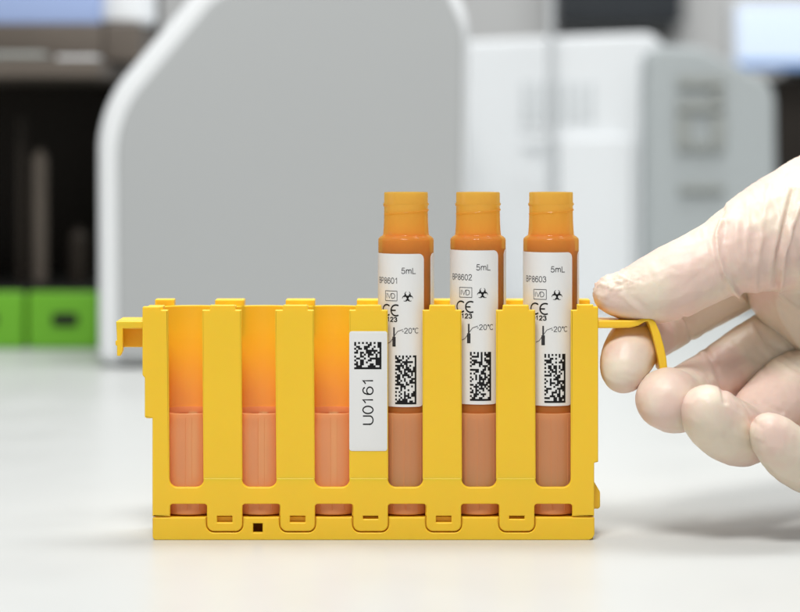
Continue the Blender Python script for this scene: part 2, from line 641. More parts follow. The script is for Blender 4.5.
sd = 590
shelf = empty('shelf_unit', (X(20, sd), sd, 0), 'dark open shelf unit above the green drawers at far left', 'shelf')
zt, zb = Z(60, sd), Z(291, sd) + 2
g = G(); g.box(X(-160, sd), X(98, sd), sd + 300, sd + 312, zb, zt + 130, 1); rel(g, 'back_board', M['dark'], shelf)
g = G(); g.box(X(-160, sd), X(98, sd), sd - 10, sd + 299, zb - 8, zb, 1); rel(g, 'shelf_board', M['black'], shelf)
g = G(); g.box(X(-160, sd), X(102, sd), sd - 10, sd + 299, zt - 10, zt, 1); rel(g, 'shelf_board', M['brown'], shelf)
g = G(); g.box(X(-160, sd), X(98, sd), sd + 160, sd + 176, zb + .5, zt - 10.5, 1); rel(g, 'divider', M['dark'], shelf)
for px in (-150, 88):
    g = G(); g.box(X(px, sd), X(px + 7, sd), sd + 120, sd + 155, 0, zb - 8.5, 1); rel(g, 'leg', M['black'], shelf)
    g = G(); g.box(X(px, sd), X(px + 7, sd), sd + 120, sd + 155, zb + .5, zt - 10.5, 1); rel(g, 'upright', M['black'], shelf)
# things on and in the shelf
def bx(name, px0, px1, py0, py1, d0, d1, m, lab, cat, bev=2.0, z0=None):
    g = G()
    zz0 = Z(py1, d0) if z0 is None else z0
    g.box(X(px0, d0), X(px1, d0), d0, d1, zz0, Z(py0, d0), bev)
    return tag(g.build(name, m, origin=((X(px0, d0) + X(px1, d0)) / 2, (d0 + d1) / 2, zz0)), lab, cat)
bx('carton', -40, 103, 24, 0, sd + 30, sd + 140, M['brown'], 'taupe cardboard carton on top of the dark shelf', 'box', z0=zt + .3)
bx('storage_tray', 56, 96, 56, 0, sd - 4, sd + 22, M['case_white'], 'small white tray at the front of the taupe shelf board', 'tray', z0=zt + .3)
bx('paper_stack', -30, 44, 52, 0, sd - 4, sd + 22, M['vent'], 'grey stack of papers beside the small white tray', 'papers', z0=zt + .3)
c1z = Z(24, sd + 30) + .3
bx('binder', -60, 100, -70, 0, sd + 40, sd + 130, M['blue'], 'pale blue binder lying at the top left corner', 'binder', z0=c1z)
g = G()
bz = Z(24, sd + 30) + .3
g.lathe([(0.01, bz), (15, bz), (18, bz + 3), (18, bz + 36), (12, bz + 42), (12, bz + 52), (0.01, bz + 52)], X(117, sd + 20), sd + 60, 32)
bx('carton', 104, 140, 24, 0, sd + 30, sd + 110, M['brown'], 'narrow taupe carton holding up the white bottle at top left', 'box', z0=zt + .3)
tag(g.build('bottle', M['case_white'], origin=(X(117, sd + 20), sd + 60, bz)), 'white plastic bottle standing beside the pale blue binder', 'bottle')
for (a, b, t, m, lab) in [(4, 14, 112, 'dark', 'tall grey flask in the dark shelf'), (20, 36, 150, 'brown', 'round grey jar in the dark shelf, left side'),
                          (58, 78, 230, 'dark', 'low dark canister in the dark shelf, right side')]:
    cx, r = (X(a, sd) + X(b, sd)) / 2, (X(b, sd) - X(a, sd)) / 2
    ztop = Z(t, sd)
    g = G()
    g.lathe([(0.01, zb + .3), (r * .9, zb + .3), (r, zb + 3), (r, ztop - r), (r * .5, ztop - r * .4), (r * .5, ztop), (0.01, ztop)], cx, sd + 40, 32)
    tag(g.build('flask', M[m], origin=(cx, sd + 40, zb + .3)), lab, 'flask')

# ---------------------------------------------------------------- right: dark cabinet with monitor, dark wall cabinet
cd = 1500
g = G(); g.box(X(773, cd), X(960, cd), cd, cd + 400, -739, Z(76, cd), 4)
tag(g.build('storage_cabinet', M['dark'], origin=(X(860, cd), cd + 200, -739)), 'dark cabinet under the lit monitor at the right edge', 'cabinet')
mon = empty('monitor', (X(800, cd), cd + 60, Z(76, cd)), 'flat monitor with a bright pale blue screen at the top right', 'monitor')
g = G(); g.box(X(726, cd), X(905, cd), cd - 32, cd - 8, Z(71, cd), Z(2, cd), 4); rel(g, 'bezel', M['case_white'], mon)
g = G(); g.box(X(732, cd), X(900, cd), cd - 34, cd - 30, Z(62, cd), Z(9, cd), 1); rel(g, 'screen', M['screen'], mon)
g = G(); g.box(X(732, cd), X(900, cd), cd - 34, cd - 30, Z(69, cd), Z(62.6, cd), 1); rel(g, 'task_bar', M['bluebar'], mon)
g = G(); g.box(X(820, cd), X(840, cd), cd - 7.5, cd + 30, Z(75.8, cd), Z(30, cd), 2); g.box(X(800, cd), X(860, cd), cd + 10, cd + 110, Z(75.9, cd), Z(75.9, cd) + 8, 2)
rel(g, 'stand', M['black'], mon)
wd = 2499
g = G(); g.box(X(556, wd - 80), X(684, wd - 80), wd - 80, wd - .5, Z(24, wd - 80), Z(-90, wd - 80), 6)
tag(g.build('wall_cabinet', M['smoked'], origin=(X(620, wd), wd - 40, Z(24, wd))), 'dark grey wall cabinet above the boxy white analyser', 'cabinet')

# ================================================================= THE RACK
rack = empty('tube_rack', (X(373), 11, 0), 'yellow plastic six slot tube rack with a white U0161 sticker, standing on the white table', 'tube rack')

slots = [(169.5, 203.5), (242, 276.5), (314.5, 349.5), (388, 423), (461.8, 496.5), (535.5, 570.8)]
PR, PD, HALF = 9.2, 10.4, 5.7     # pocket radius, depth of its axis, half of the opening
cents = []
for a, b in slots:
    cents.append((X(a) + X(b)) / 2)


def comb(x0, x1, y0, y1, notch=None):
    pts = [(x0, y1), (x0, y0)]
    h = math.asin(HALF / PR)
    for c in cents:
        pts.append((c - HALF, y0))
        for k in range(41):
            a = -PI / 2 - h - (2 * PI - 2 * h) * k / 40
            pts.append((c + PR * math.cos(a), PD + PR * math.sin(a)))
        pts.append((c + HALF, y0))
    pts += [(x1, y0)]
    ro = PR + 1.5
    if notch:
        pts += [(x1, PD + 4)]
        for k_, c in enumerate(reversed(cents)):
            lim = math.acos(min(1, (cents[1] - cents[0]) / 2 / ro)) + .02
            a0 = lim if k_ else .45
            a1 = PI - lim if k_ < 5 else PI - .45
            for q in range(25):
                a = a0 + (a1 - a0) * q / 24
                pts.append((min(x1, max(x0, c + ro * math.cos(a))), PD + ro * math.sin(a)))
        pts += [(x0, PD + 4)]
        return [Vector(p) for p in pts[1:]]
    pts += [(x1, y1)]
    return [Vector(p) for p in pts]


ztop = 65.6
g = G()
top_plate(g, [comb(X(145.5), X(596), 1.5, 21.2, True)], Z(419), ztop, 0.25, 3)
top_plate(g, [comb(X(154), X(592.5), 1.5, 21.2)], Z(516.8), Z(488), 0.15, 2)
# between the foot and the upper walls every pocket has a narrow slit at the back
hh = math.asin(HALF / PR)
sw_ = 1.35
for i in range(7):
    lp = []
    if i == 0:
        lp += [(X(154), 21.2), (X(154), 1.5)]
    else:
        c = cents[i - 1]
        lp += [(c + sw_, 21.2), (c + sw_, PD + PR * math.cos(math.asin(sw_ / PR)))]
        a1, a2 = PI / 2 - math.asin(sw_ / PR), -PI / 2 + hh
        lp += [(c + PR * math.cos(a1 + (a2 - a1) * k / 20), PD + PR * math.sin(a1 + (a2 - a1) * k / 20)) for k in range(1, 21)]
        lp += [(c + HALF, 1.5)]
    if i == 6:
        lp += [(X(592.5), 1.5), (X(592.5), 21.2)]
    else:
        c = cents[i]
        lp += [(c - HALF, 1.5)]
        a1, a2 = -PI / 2 - hh, -1.5 * PI + math.asin(sw_ / PR)
        lp += [(c + PR * math.cos(a1 + (a2 - a1) * k / 20), PD + PR * math.sin(a1 + (a2 - a1) * k / 20)) for k in range(0, 20)]
        lp += [(c - sw_, PD + PR * math.cos(math.asin(sw_ / PR))), (c - sw_, 21.2)]
    top_plate(g, [[Vector(p) for p in lp]], Z(488) - .1, Z(419) + .2, 0.05, 1)
# rear nubs on every wall between pockets and at both ends
ribs = [(144, 168)] + [(slots[i][1], slots[i + 1][0]) for i in range(5)] + [(571, 597)]
for i, (a, b) in enumerate(ribs):
    c = (X(a) + X(b)) / 2 + (0.5 if 0 < i < 6 else 0)
    if 0 < i < 6:
        g.box(c - 4.3, c + 4.3, 17.5, 23.6, ztop - 9, 67.4, 0.45)
        g.box(c - 1.2, c + 1.2, 12.6, 18, ztop - 8, ztop + .2, .2)
    else:
        x0_, x1_ = (X(147), X(167)) if i == 0 else (X(578), X(596))
        g.box(x0_, x1_, 19.2 if i == 0 else 18.4, 23.6, ztop - 9, 67.4, 0.45)
        g.box(min(x0_, X(146)) if i == 0 else X(590), X(149) if i == 0 else X(595.5), 12, 22, ztop - 9, ztop, .3)
# left stepped edge behind the front plate
rel(g, 'rack_body', M['yellow'], rack, smooth=30, weighted=True)

g = G()
outl = [(142.3, 307, 2), (142.3, 375, 1), (144.6, 378, 1), (144.6, 417.5, 1), (152.3, 418.5, 0), (152.3, 516.4, 0)]
for a, b in slots:
    outl += [(a + .7, 516.4, 0), (a + .7, 504, 2.6), (b + 3.3, 504, 2.6)]
    if a != slots[-1][0]:
        nx = slots[slots.index((a, b)) + 1][0]
        outl += [(b + 3.3, 531.3, 6.5), (nx + .7 - 0.2, 531.3, 6.5)]
    else:
        outl += [(572.3, 504, 2.6)] if False else []
# fix up: build the loop explicitly so the tabs join the windows cleanly
outl = [(142.3, 306.5, 2), (142.3, 375, 1), (144.6, 378, 1), (144.6, 417.5, .8), (152.3, 418.3, .5), (152.3, 516.4, .3),
        (170, 516.4, 0), (170, 504, 3), (207, 504, 3)]
tabs = [(207, 242.3), (280.2, 315), (353.2, 388), (426.3, 461.2), (499.3, 534.5)]
for i, (a, b) in enumerate(tabs):
    if i: outl.append((a, 504, 3))
    outl += [(a, 531.3, 7), (b, 531.3, 7), (b, 504, 3)]
outl += [(572.3, 504, 3), (572.3, 516.4, 0), (594.3, 516.4, .3), (594.3, 463, .5), (598.3, 462, .8), (598.3, 306.5, 1.5), (593.5, 306.5, .5), (593.5, 304.5, .8), (577, 304.5, .8), (577, 310, .6), (571, 310, .8)]
for i in range(5, -1, -1):
    a, b = slots[i]
    outl += [(b, 487.3, 8), (a, 487.3, 8)]
    if i: outl += [(a, 478, 1.2), (slots[i - 1][1], 478, 1.2)]
outl += [(168, 310, .8), (161, 310, .6), (161, 306.5, 1)]
holes = []
for i, (a, b) in enumerate(tabs):
    c = (a + b) / 2
    hb = 522.5 if i in (0, 1, 3) else 519
    holes.append(px_loop([(c - 7.6, 516, .5), (c + 7.6, 516, .5), (c + 7.6, hb, .5), (c - 7.6, hb, .5)]))
front_plate(g, [px_loop(outl)] + holes, 0.0, 1.75, 0.36, 3)
# ribs between the slots
for i, (a, b) in enumerate(ribs):
    if i in (0, 6): continue
    t = 1.6 * (1 if i < 3 else 0.3)
    loop = [(a - t, 310, 1.0), (a + 6, 310, .3), (a + 6.5, 305, 1.2), (b - 6.5 - t / 2, 305, 1.2), (b - 6 - t / 2, 310, .3), (b - t * .4, 310, 1.0), (b + .35, 480, .2), (a - .35, 480, .2)]
    front_plate(g, [px_loop(loop)], 0.2, 1.9, 0.36, 3)
    # small step behind the front lip
    g.box(X(a + 7), X(b - 7), 2.0, 6.2, ztop - .5, 66.75, .35)
g.box(X(146), X(162), 2.0, 8, ztop - .5, 66.6, .35)
rel(g, 'front_panel', M['yellow'], rack, smooth=30, weighted=True)

# base clip strip
g = G()
bl = [(152.5, 517.4, .6), (152.5, 540, 4), (594.5, 540, 7), (594.5, 517.4, .6)]
for a, b in reversed(tabs):
    bl += [(b + 1.1, 517.4, .4), (b + 1.1, 532.6, 8), (a - 1.1, 532.6, 8), (a - 1.1, 517.4, .4)]
holes = [px_loop([(253, 523.3, .5), (262.6, 523.3, .5), (262.6, 532.6, .5), (253, 532.6, .5)])]
front_plate(g, [px_loop(bl)] + holes, -0.1, 2.0, 0.28, 3)
bodyl = [(X(153.5), 21.5), (X(153.5), 1.8), (X(249), 1.8), (X(249), 12), (X(267), 12), (X(267), 1.8), (X(593.5), 1.8), (X(593.5), 21.5)]
top_plate(g, [[Vector(p) for p in bodyl]], 0.02, Z(517.6), 0.2, 2)
g.box(X(247), X(269), 3.0, 13, Z(520.5), Z(517.8), .1)
rel(g, 'base', M['yellow'], rack, smooth=30, weighted=True)

# hook on the left end
g = G()
g.box(X(114.8), X(146), 3.2, 17, Z(322) - 1.7, Z(322) + .05, .4)
front_plate(g, [px_loop([(114.6, 322, 1), (146, 322, 1), (146, 329.5, .5), (121.5, 329.5, .5), (121.5, 352, .5), (119, 357, 1), (115.5, 357, 1), (115.5, 347, .5), (114, 346, .5), (114, 342, .5), (115.5, 341, .5)])], 2.8, 5.0, .3)
g.box(X(118), X(146), 11.5, 13.5, Z(349, 6), Z(326, 6), .3)
g.box(X(116), X(118.4), 4.8, 13.5, Z(350, 6), Z(326, 6), .3)
rel(g, 'hook', M['yellow'], rack, smooth=30, weighted=True)

# grip on the right end: a flat tongue that curls down
g = G()
path = [(594, 324.6, 4.0), (615, 324.6, 3.9), (630, 324.4, 3.7), (638, 323.2, 2.9), (644, 320.6, 2.0), (649, 319.6, 2.2), (653, 324, 3.4), (657, 335, 4.0), (660.5, 348, 4.1), (662.8, 359, 4.1), (664.3, 371, 3.9)]
L, R = [], []
for i, (x, y, w) in enumerate(path):
    p0 = path[max(0, i - 1)]; p1 = path[min(len(path) - 1, i + 1)]
    t = Vector((p1[0] - p0[0], p1[1] - p0[1])).normalized()
    n = Vector((-t.y, t.x))
    L.append((x + n.x * w, y + n.y * w)); R.append((x - n.x * w, y - n.y * w))
front_plate(g, [px_loop(R + L[::-1])], 0.8, 11.5, .5, 3)
rel(g, 'handle', M['yellow'], rack, smooth=45, weighted=True)
g = G()
front_plate(g, [px_loop([(590, 482, 0), (595.5, 484, 4), (602, 495, 5), (602, 512, 3), (590, 512, 0)])], 5, 15, .6, 3)
rel(g, 'catch', M['yellow'], rack, smooth=45, weighted=True)

# sticker
g = G()
front_plate(g, [px_loop([(349.3, 331.3, 2.6), (387.3, 331.3, 2.6), (387.3, 451, 2.6), (349.3, 451, 2.6)])], 0.08, 0.24, .04, 1)
st = rel(g, 'sticker', M['paper'], rack, smooth=30)
g = G()
vs, fs, w = text2d('U0161', 11.3 * S)
k = (45.5 * S) / w
g.add([(X(373.6) - v[1], 0.055, Z(425.5) + v[0] * k) for v in vs], fs)
o = g.build('lettering', M['ink'], None, smooth=0)
o.parent = st
g = G()
mod = 27.2 / 14
for c, r in matrix_cells(14, 14, 5):
    x0, y0 = 354.2 + c * mod, 342 + r * mod
    e = 0.04
    g.add([(X(x0 - e), 0.05, Z(y0 - e)), (X(x0 + mod + e), 0.05, Z(y0 - e)), (X(x0 + mod + e), 0.05, Z(y0 + mod + e)), (X(x0 - e), 0.05, Z(y0 + mod + e))], [(0, 3, 2, 1)])
o2 = g.build('matrix_code', M['ink'], None, smooth=0)
o2.parent = st

# frosted sleeves in every pocket
zs = Z(413, 3)
sl0 = None
for i, c in enumerate(cents):
    if sl0 is None:
        g = G()
        ro, ri = 8.95, 8.35
        g.lathe([(0.02, 6.9), (ro - .3, 6.9), (ro, 7.2), (ro, zs - .15), (ro - .2, zs), (ri + .1, zs), (ri, zs - .3), (ri, zs - 1.6)], 0, 0, 72)
        rr_ = random.Random(4)
        for a in range(22):
            q = 2 * PI * (a + rr_.uniform(-.35, .35)) / 22
            g.tube([((ro - .04) * math.cos(q), (ro - .04) * math.sin(q), 12.5), ((ro - .04) * math.cos(q), (ro - .04) * math.sin(q), zs - 1.2)], rr_.uniform(.07, .13), 6)
        # moulded ribs on the outside of the cup foot
        for a in range(16):
            q = 2 * PI * a / 16
            g.tube([(ro * math.cos(q), ro * math.sin(q), 8.3), (ro * math.cos(q), ro * math.sin(q), 11.5)], .16, 6)
        sl0 = g.build('sleeve', M['sleeve'], None, smooth=40)
        o = sl0
    else:
        o = sl0.copy(); C.objects.link(o)
    o.parent = rack
    o.location = (Vector((c, PD, 0)) * MM) - rack.location

ft0 = None
for c in cents:
    if ft0 is None:
        g = G()
        g.lathe([(0.02, 7.1), (8.2, 7.1), (8.4, 7.3), (8.4, 10.9), (0.02, 11.2)], 0, 0, 48)
        for a in range(20):
            q = 2 * PI * (a + .3) / 20
            g.tube([(8.45 * math.cos(q), 8.45 * math.sin(q), 8.0), (8.45 * math.cos(q), 8.45 * math.sin(q), 11.0)], .22, 6)
        ft0 = o = g.build('sleeve_foot', M['foot'], None, smooth=40)
    else:
        o = ft0.copy(); C.objects.link(o)
    o.parent = rack
    o.location = (Vector((c, PD, 0)) * MM) - rack.location
for i in range(3):  # added tinted shells, painted shade for the three empty pockets
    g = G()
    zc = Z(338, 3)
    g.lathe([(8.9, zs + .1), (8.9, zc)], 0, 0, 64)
    o = g.build('pocket_shade_shell', M['pocket_shade'], None, smooth=40)
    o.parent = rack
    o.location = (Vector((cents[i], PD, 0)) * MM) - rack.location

# ================================================================= THE TUBES
TR = 8.05
def zt_(py): return Z(py, PD)


def wrap(g, vs, fs, r):
    g.add([(r * math.sin(u / TR), -r * math.cos(u / TR), z) for u, z in vs], fs)


def label_strip(g, a_start, a_end, z0, z1, rad, r0, r1):
    """paper band from angle a_start to a_end (deg, 0 = front, + = right) with rounded corners"""
    U0, U1 = math.radians(a_start) * TR, math.radians(a_end) * TR
    us = [U0 + rad * (1 - math.cos(PI / 2 * k / 10)) for k in range(11)]
    us += [U0 + rad + (U1 - U0 - 2 * rad) * k / 130 for k in range(1, 130)]
    us += [U1 - rad * (1 - math.cos(PI / 2 * k / 10)) for k in range(10, -1, -1)]
    cols = []
    for u in us:
        e = min(u - U0, U1 - u)
        dz = 0 if e >= rad else rad - math.sqrt(max(0, rad * rad - (rad - e) ** 2))
        cols.append((u, z0 + dz, z1 - dz))
    vs, fs = [], []
    for u, a, b in cols:
        th = u / TR
        for r in (r0, r1):
            for z in (a, b):
                vs.append((r * math.sin(th), -r * math.cos(th), z))
    n = len(cols)
    for i in range(n - 1):
        p, q = 4 * i, 4 * (i + 1)
        fs += [(p + 2, q + 2, q + 3, p + 3), (p + 1, q + 1, q, p), (p + 3, q + 3, q + 1, p + 1), (p, q, q + 2, p + 2)]
    fs += [(0, 2, 3, 1), (4 * n - 4, 4 * n - 3, 4 * n - 1, 4 * n - 2)]
    g.add(vs, fs)


def biohazard(cx, cz, r):
    parts = []
    for a in (90, 210, 330):
        ox, oz = cx + r * .48 * math.cos(math.radians(a)), cz + r * .48 * math.sin(math.radians(a))
        P = arc(ox, oz, r * .46, a + 28, a + 332, 26)
        P = [(p[0], p[1]) for p in P]
        # crescent: widest at the hub, thin at the open tips
        vs, fs = [], []
        n = len(P)
        for i, p in enumerate(P):
            t = i / (n - 1)
            w = r * (.06 + .26 * math.sin(PI * t) ** 1.5)
            dx, dz = p[0] - ox, p[1] - oz
            l = math.hypot(dx, dz)
            vs += [(p[0] + dx / l * w * .35, p[1] + dz / l * w * .35), (p[0] - dx / l * w * .65, p[1] - dz / l * w * .65)]
        fs = [(2 * i, 2 * i + 2, 2 * i + 3, 2 * i + 1) for i in range(n - 1)]
        parts.append((vs, fs))
    for a in (30, 150, 270):
        parts.append(stroke2d(arc(cx, cz, r * .52, a - 34, a + 34, 10), r * .13))
    parts.append(disc2d(cx, cz, r * .13))
    return parts


def make_tube(num, cx_px, label, seed, rot, top, bot):
    root = empty('sample_tube', (X(cx_px, PD), PD, 7.6), label, 'sample tube', 'open amber sample tubes standing in the rack')
    zoff = -7.6
    g = G()
    z = zt_
    nr = 6.35
    prof = [(0.02, 11.5), (3, 11.9), (6, 13.8), (7.6, 16.5), (TR - .12, 20), (TR - .12, 60), (TR, 70), (TR, z(240)), (TR - .12, z(238.2)), (TR - .7, z(236.4)),
            (nr + .55, z(235.6)), (nr + .3, z(234.4)), (nr + .18, z(230)), (nr + .05, z(222)), (nr, z(212)), (nr, z(206)), (nr + .28, z(204.6)), (nr + .28, z(203.6)), (nr, z(202.4)),
            (nr, z(193.2)), (nr - .12, z(192.2)), (nr - .85, z(192.2)), (nr - .95, z(193.2)), (nr - .95, z(233)), (TR - 1.1, z(239)), (TR - 1.1, 20), (6.4, 16.4), (4, 14.2), (0.02, 13.2)]
    g.lathe([(r, zz + zoff) for r, zz in prof], 0, 0, 80)
    hel = []
    for k in range(70):
        a = -2.2 + (seed % 7) * .12 + 2 * PI * 1.15 * k / 69
        hel.append(((nr + .02) * math.sin(a), -(nr + .02) * math.cos(a), z(214.5) + zoff + 2.9 * k / 69))
    g.tube(hel, [.06 + .2 * min(1, k / 8, (69 - k) / 8) for k in range(70)], 8)
    g.build('vial', M['amber'], root, smooth=40)
    g = G()
    g.lathe([(r, zz + zoff) for r, zz in [(0.02, 13.6), (3.8, 14.5), (6.1, 17), (TR - 1.35, 20.2), (TR - 1.35, z(241)), (TR - 1.8, z(239.4)), (nr - 1.2, z(236.5)), (nr - 1.4, z(234.3)), (0.02, z(234.5))]], 0, 0, 64)
    g.build('liquid', M['serum'], root, smooth=40)
    # label
    g = G()
    label_strip(g, 39 + 22 + rot - 360, 39 + rot, Z(bot, 2.3) + zoff, Z(top, 2.3) + zoff, 1.7, TR + .02, TR + .09)
    lab = g.build('label', M['paper'], root, smooth=40)
    rr = TR + .14
    R0 = math.radians(rot) * TR
    P1 = 0.2857 * 1.004

    def zz(py): return Z(py + top, 2.3) + zoff

    g = G(); g2 = G(); gk = G()

    def put(s, h, right_u, base, tgt, width=None, wt=.105):
        vs, fs, w = text2d(s, h * P1, wt)
        kx = 1 if width is None else width * P1 / w
        wrap(tgt, [(right_u - w * kx + x * kx + R0, base + y) for x, y in vs], fs, rr)

    px = lambda off: TR * math.asin(max(-1, min(1, off / 28.3)))    # arc position of a photo column offset
    put('5mL', 6.3, px(9.6), zz(20), g, 14.5)
    put('BP' + num, 6.2, px(-9), zz(30), g2, 25)
    u0, u1, a, b = px(-20.5), px(-9), zz(37.2), zz(47)
    for P in ([(u0 + (u1 - u0) * k / 8, a) for k in range(9)], [(u0 + (u1 - u0) * k / 8, b) for k in range(9)], [(u0, a), (u0, b)], [(u1, a), (u1, b)]):
        vs, fs = stroke2d(P, .16)
        wrap(g2, [(u + R0, w) for u, w in vs], fs, rr)
    put('IVD', 5.4, u1 - .6, zz(44.8), g2, 10.0)
    for vs, fs in biohazard(px(1.5) + 0, zz(43), 6.0 * P1):
        wrap(gk, [(u + R0, w) for u, w in vs], fs, rr)
    # CE
    cr = 5.4 * P1
    ec = px(-9) - cr * .2
    for k, c in enumerate((ec - cr * 2.0, ec)):
        vs, fs = stroke2d(arc(c, zz(56.5), cr, 62 if k else 50, 298 if k else 310, 22), cr * .27)
        wrap(gk, [(u + R0, w) for u, w in vs], fs, rr)
    vs, fs = stroke2d([(ec - cr, zz(56.5)), (ec - cr * .05, zz(56.5))], cr * .25)
    wrap(gk, [(u + R0, w) for u, w in vs], fs, rr)
    put('0123', 5.2, px(-8.6), zz(68.3), gk, 16, .19)
    # temperature limit mark
    tx = px(-12)
    wd = .5
    vs, fs = stroke2d([(tx, zz(73.5)), (tx, zz(92))], wd)
    wrap(g2, [(u + R0, w) for u, w in vs], fs, rr)
    vs, fs = stroke2d([(tx, zz(83)), (tx, zz(92.8))], wd * 2)
    wrap(gk, [(u + R0, w) for u, w in vs], fs, rr)
    vs, fs = stroke2d([(tx - 2.2, zz(90)), (tx - 1.2, zz(88.5)), (tx + 1.1, zz(77.5)), (tx + 2.6, zz(75.5))], .16)
    wrap(g2, [(u + R0, w) for u, w in vs], fs, rr)
    put('-20°C', 5.6, px(12.2), zz(79.5), g2, 16.5)
    # stacked matrix code
    u0, u1 = px(-10.8), px(10.2)
    mu = (u1 - u0) / 12
    z1, z0 = zz(101.5), zz(150.3)
    mz = (z1 - z0) / 26
    for c, r in matrix_cells(12, 26, seed):
        a, b = u0 + c * mu - .01, u0 + (c + 1) * mu + .01
        t, bt = z1 - r * mz + .01, z1 - (r + 1) * mz - .01
        wrap(gk, [(a + R0, bt), (b + R0, bt), (b + R0, t), (a + R0, t)], [(0, 1, 2, 3)], rr)
    g.add(g2.v, g2.f)
    g.build('lettering', M['ink_grey'], lab, smooth=0)
    gk.build('printed_marks', M['ink'], lab, smooth=0)
    return root


make_tube('8601', 406, 'open amber sample tube labelled BP8601, next to the U0161 sticker', 11, 0, 254, 407)
make_tube('8602', 478, 'open amber sample tube labelled BP8602, standing between two other tubes', 23, 4, 250.5, 404.5)
make_tube('8603', 551, 'open amber sample tube labelled BP8603, nearest the gloved hand', 37, 5, 252.5, 406)

# ================================================================= THE GLOVED HAND
person = empty('person', (X(760, 20), 20, 0), 'right hand in a cream latex glove pinching the handle of the yellow rack', 'person')


def cr_chain(pts, step=0.13):
    """Catmull-Rom through (x px, y px, depth mm, radius px[, squash]) -> spheres in mm"""
    P = [np.array(p[:4], float) for p in pts]
    P = [2 * P[0] - P[1]] + P + [2 * P[-1] - P[-2]]
    out = []
    for i in range(1, len(P) - 2):
        a, b, c, d = P[i - 1:i + 3]
        L = np.hypot(*((c - b)[:2] * S)) + abs(c[2] - b[2])
        n = max(3, int(L / (step * max(b[3], c[3]) * S)))
        for k in range(n + (1 if i == len(P) - 3 else 0)):
            t = k / n
            q = .5 * (2 * b + (c - a) * t + (2 * a - 5 * b + 4 * c - d) * t * t + (3 * b - a - 3 * c + d) * t ** 3)
            kk = (CAM_D + q[2]) / CAM_D
            out.append((X(q[0], q[2]), q[2], Z(q[1], q[2]), q[3] * S * kk))
    return out


thumb = [(605, 294, 5, 12), (613, 294.5, 5.5, 20), (628, 295, 6, 25.5), (648, 291.5, 6.5, 32.5), (672, 283, 7.5, 37.5), (698, 270, 9, 38), (722, 258, 11, 39.5),
         (745, 247, 13, 44.5), (775, 236, 18, 54), (810, 226, 26, 66), (860, 216, 38, 82)]
index = [(624, 371, 3, 22.5), (625, 365, 4.5, 25.5), (629, 354, 8, 27.5), (638, 341, 16, 27.5), (656, 331, 27, 27), (685, 314, 34, 27), (722, 292, 42, 29), (775, 262, 50, 33), (850, 235, 58, 42)]
middle = [(664, 402, -3, 27), (667, 399, -1, 31.5), (677, 401, 5, 32), (690, 391, 17, 29), (715, 376, 26, 28.5), (750, 355, 34, 32), (790, 335, 44, 36), (860, 300, 55, 45)]
ring = [(707, 410, -10, 26), (713, 418, -7, 31), (728, 429, -2, 33), (744, 434, 6, 32), (765, 413, 18, 33), (790, 388, 30, 37), (820, 375, 42, 36), (870, 350, 52, 45)]
pinky = [(769, 432, -12, 20), (776, 440, -10, 25), (792, 455, -5, 29), (815, 466, 3, 30), (840, 462, 14, 29), (865, 440, 28, 30), (890, 400, 42, 40)]
palm = [(860, 240, 44, 76), (885, 290, 50, 85), (905, 350, 52, 75), (905, 400, 50, 60)]
thenar = [(784, 266, 32, 42), (808, 300, 36, 50), (880, 335, 40, 60)]
wrist = [(890, 290, 48, 95), (980, 270, 50, 100), (1080, 255, 52, 95), (1250, 240, 55, 100)]
wrist2 = [(900, 330, 50, 80), (1000, 300, 52, 80), (1250, 290, 55, 85)]

hb = bmesh.new()
counts = []
for grp in ((thumb, palm, thenar, wrist, wrist2), (index,), (middle,), (ring,), (pinky,)):
    bm = bmesh.new()
    for ch in grp:
        for (x, y, zc, r) in cr_chain(ch):
            mtx = Matrix.Translation(Vector((x, y, zc))) @ Matrix.Scale(r, 4)
            bmesh.ops.create_icosphere(bm, subdivisions=3, radius=1.0, matrix=mtx)
    me = bpy.data.meshes.new('tmp_finger')
    bm.to_mesh(me)
    bm.free()
    ho = bpy.data.objects.new('tmp_hand', me)
    C.objects.link(ho)
    rm = ho.modifiers.new('r', 'REMESH')
    rm.mode = 'VOXEL'
    rm.voxel_size = 0.55
    rm.adaptivity = 0
    sm = ho.modifiers.new('s', 'SMOOTH')
    sm.factor = 0.5
    sm.iterations = 6
    ev = ho.evaluated_get(bpy.context.evaluated_depsgraph_get())
    fm = bpy.data.meshes.new_from_object(ev)
    counts.append(len(fm.vertices))
    hb.from_mesh(fm)
    bpy.data.objects.remove(ho)
m2 = bpy.data.meshes.new('gloved_hand')
hb.to_mesh(m2)
hb.free()
n = len(m2.vertices)
co = np.empty(n * 3); m2.vertices.foreach_get('co', co); co = co.reshape(-1, 3)
nor = np.empty(n * 3); m2.vertices.foreach_get('normal', nor); nor = nor.reshape(-1, 3)
kk = (CAM_D + co[:, 1]) / CAM_D
ux = co[:, 0] / (S * kk) + 400
uy = EYE - (co[:, 2] - CH) / (S * kk)
disp = np.zeros(n)


def polydist(pts):
    best = np.full(n, 1e9)
    for (x0, y0), (x1, y1) in zip(pts[:-1], pts[1:]):
        dx, dy = x1 - x0, y1 - y0
        t = np.clip(((ux - x0) * dx + (uy - y0) * dy) / (dx * dx + dy * dy), 0, 1)
        best = np.minimum(best, np.hypot(ux - x0 - t * dx, uy - y0 - t * dy))
    return best


front = np.clip(-nor[:, 1] * 3 + .9, 0, 1)
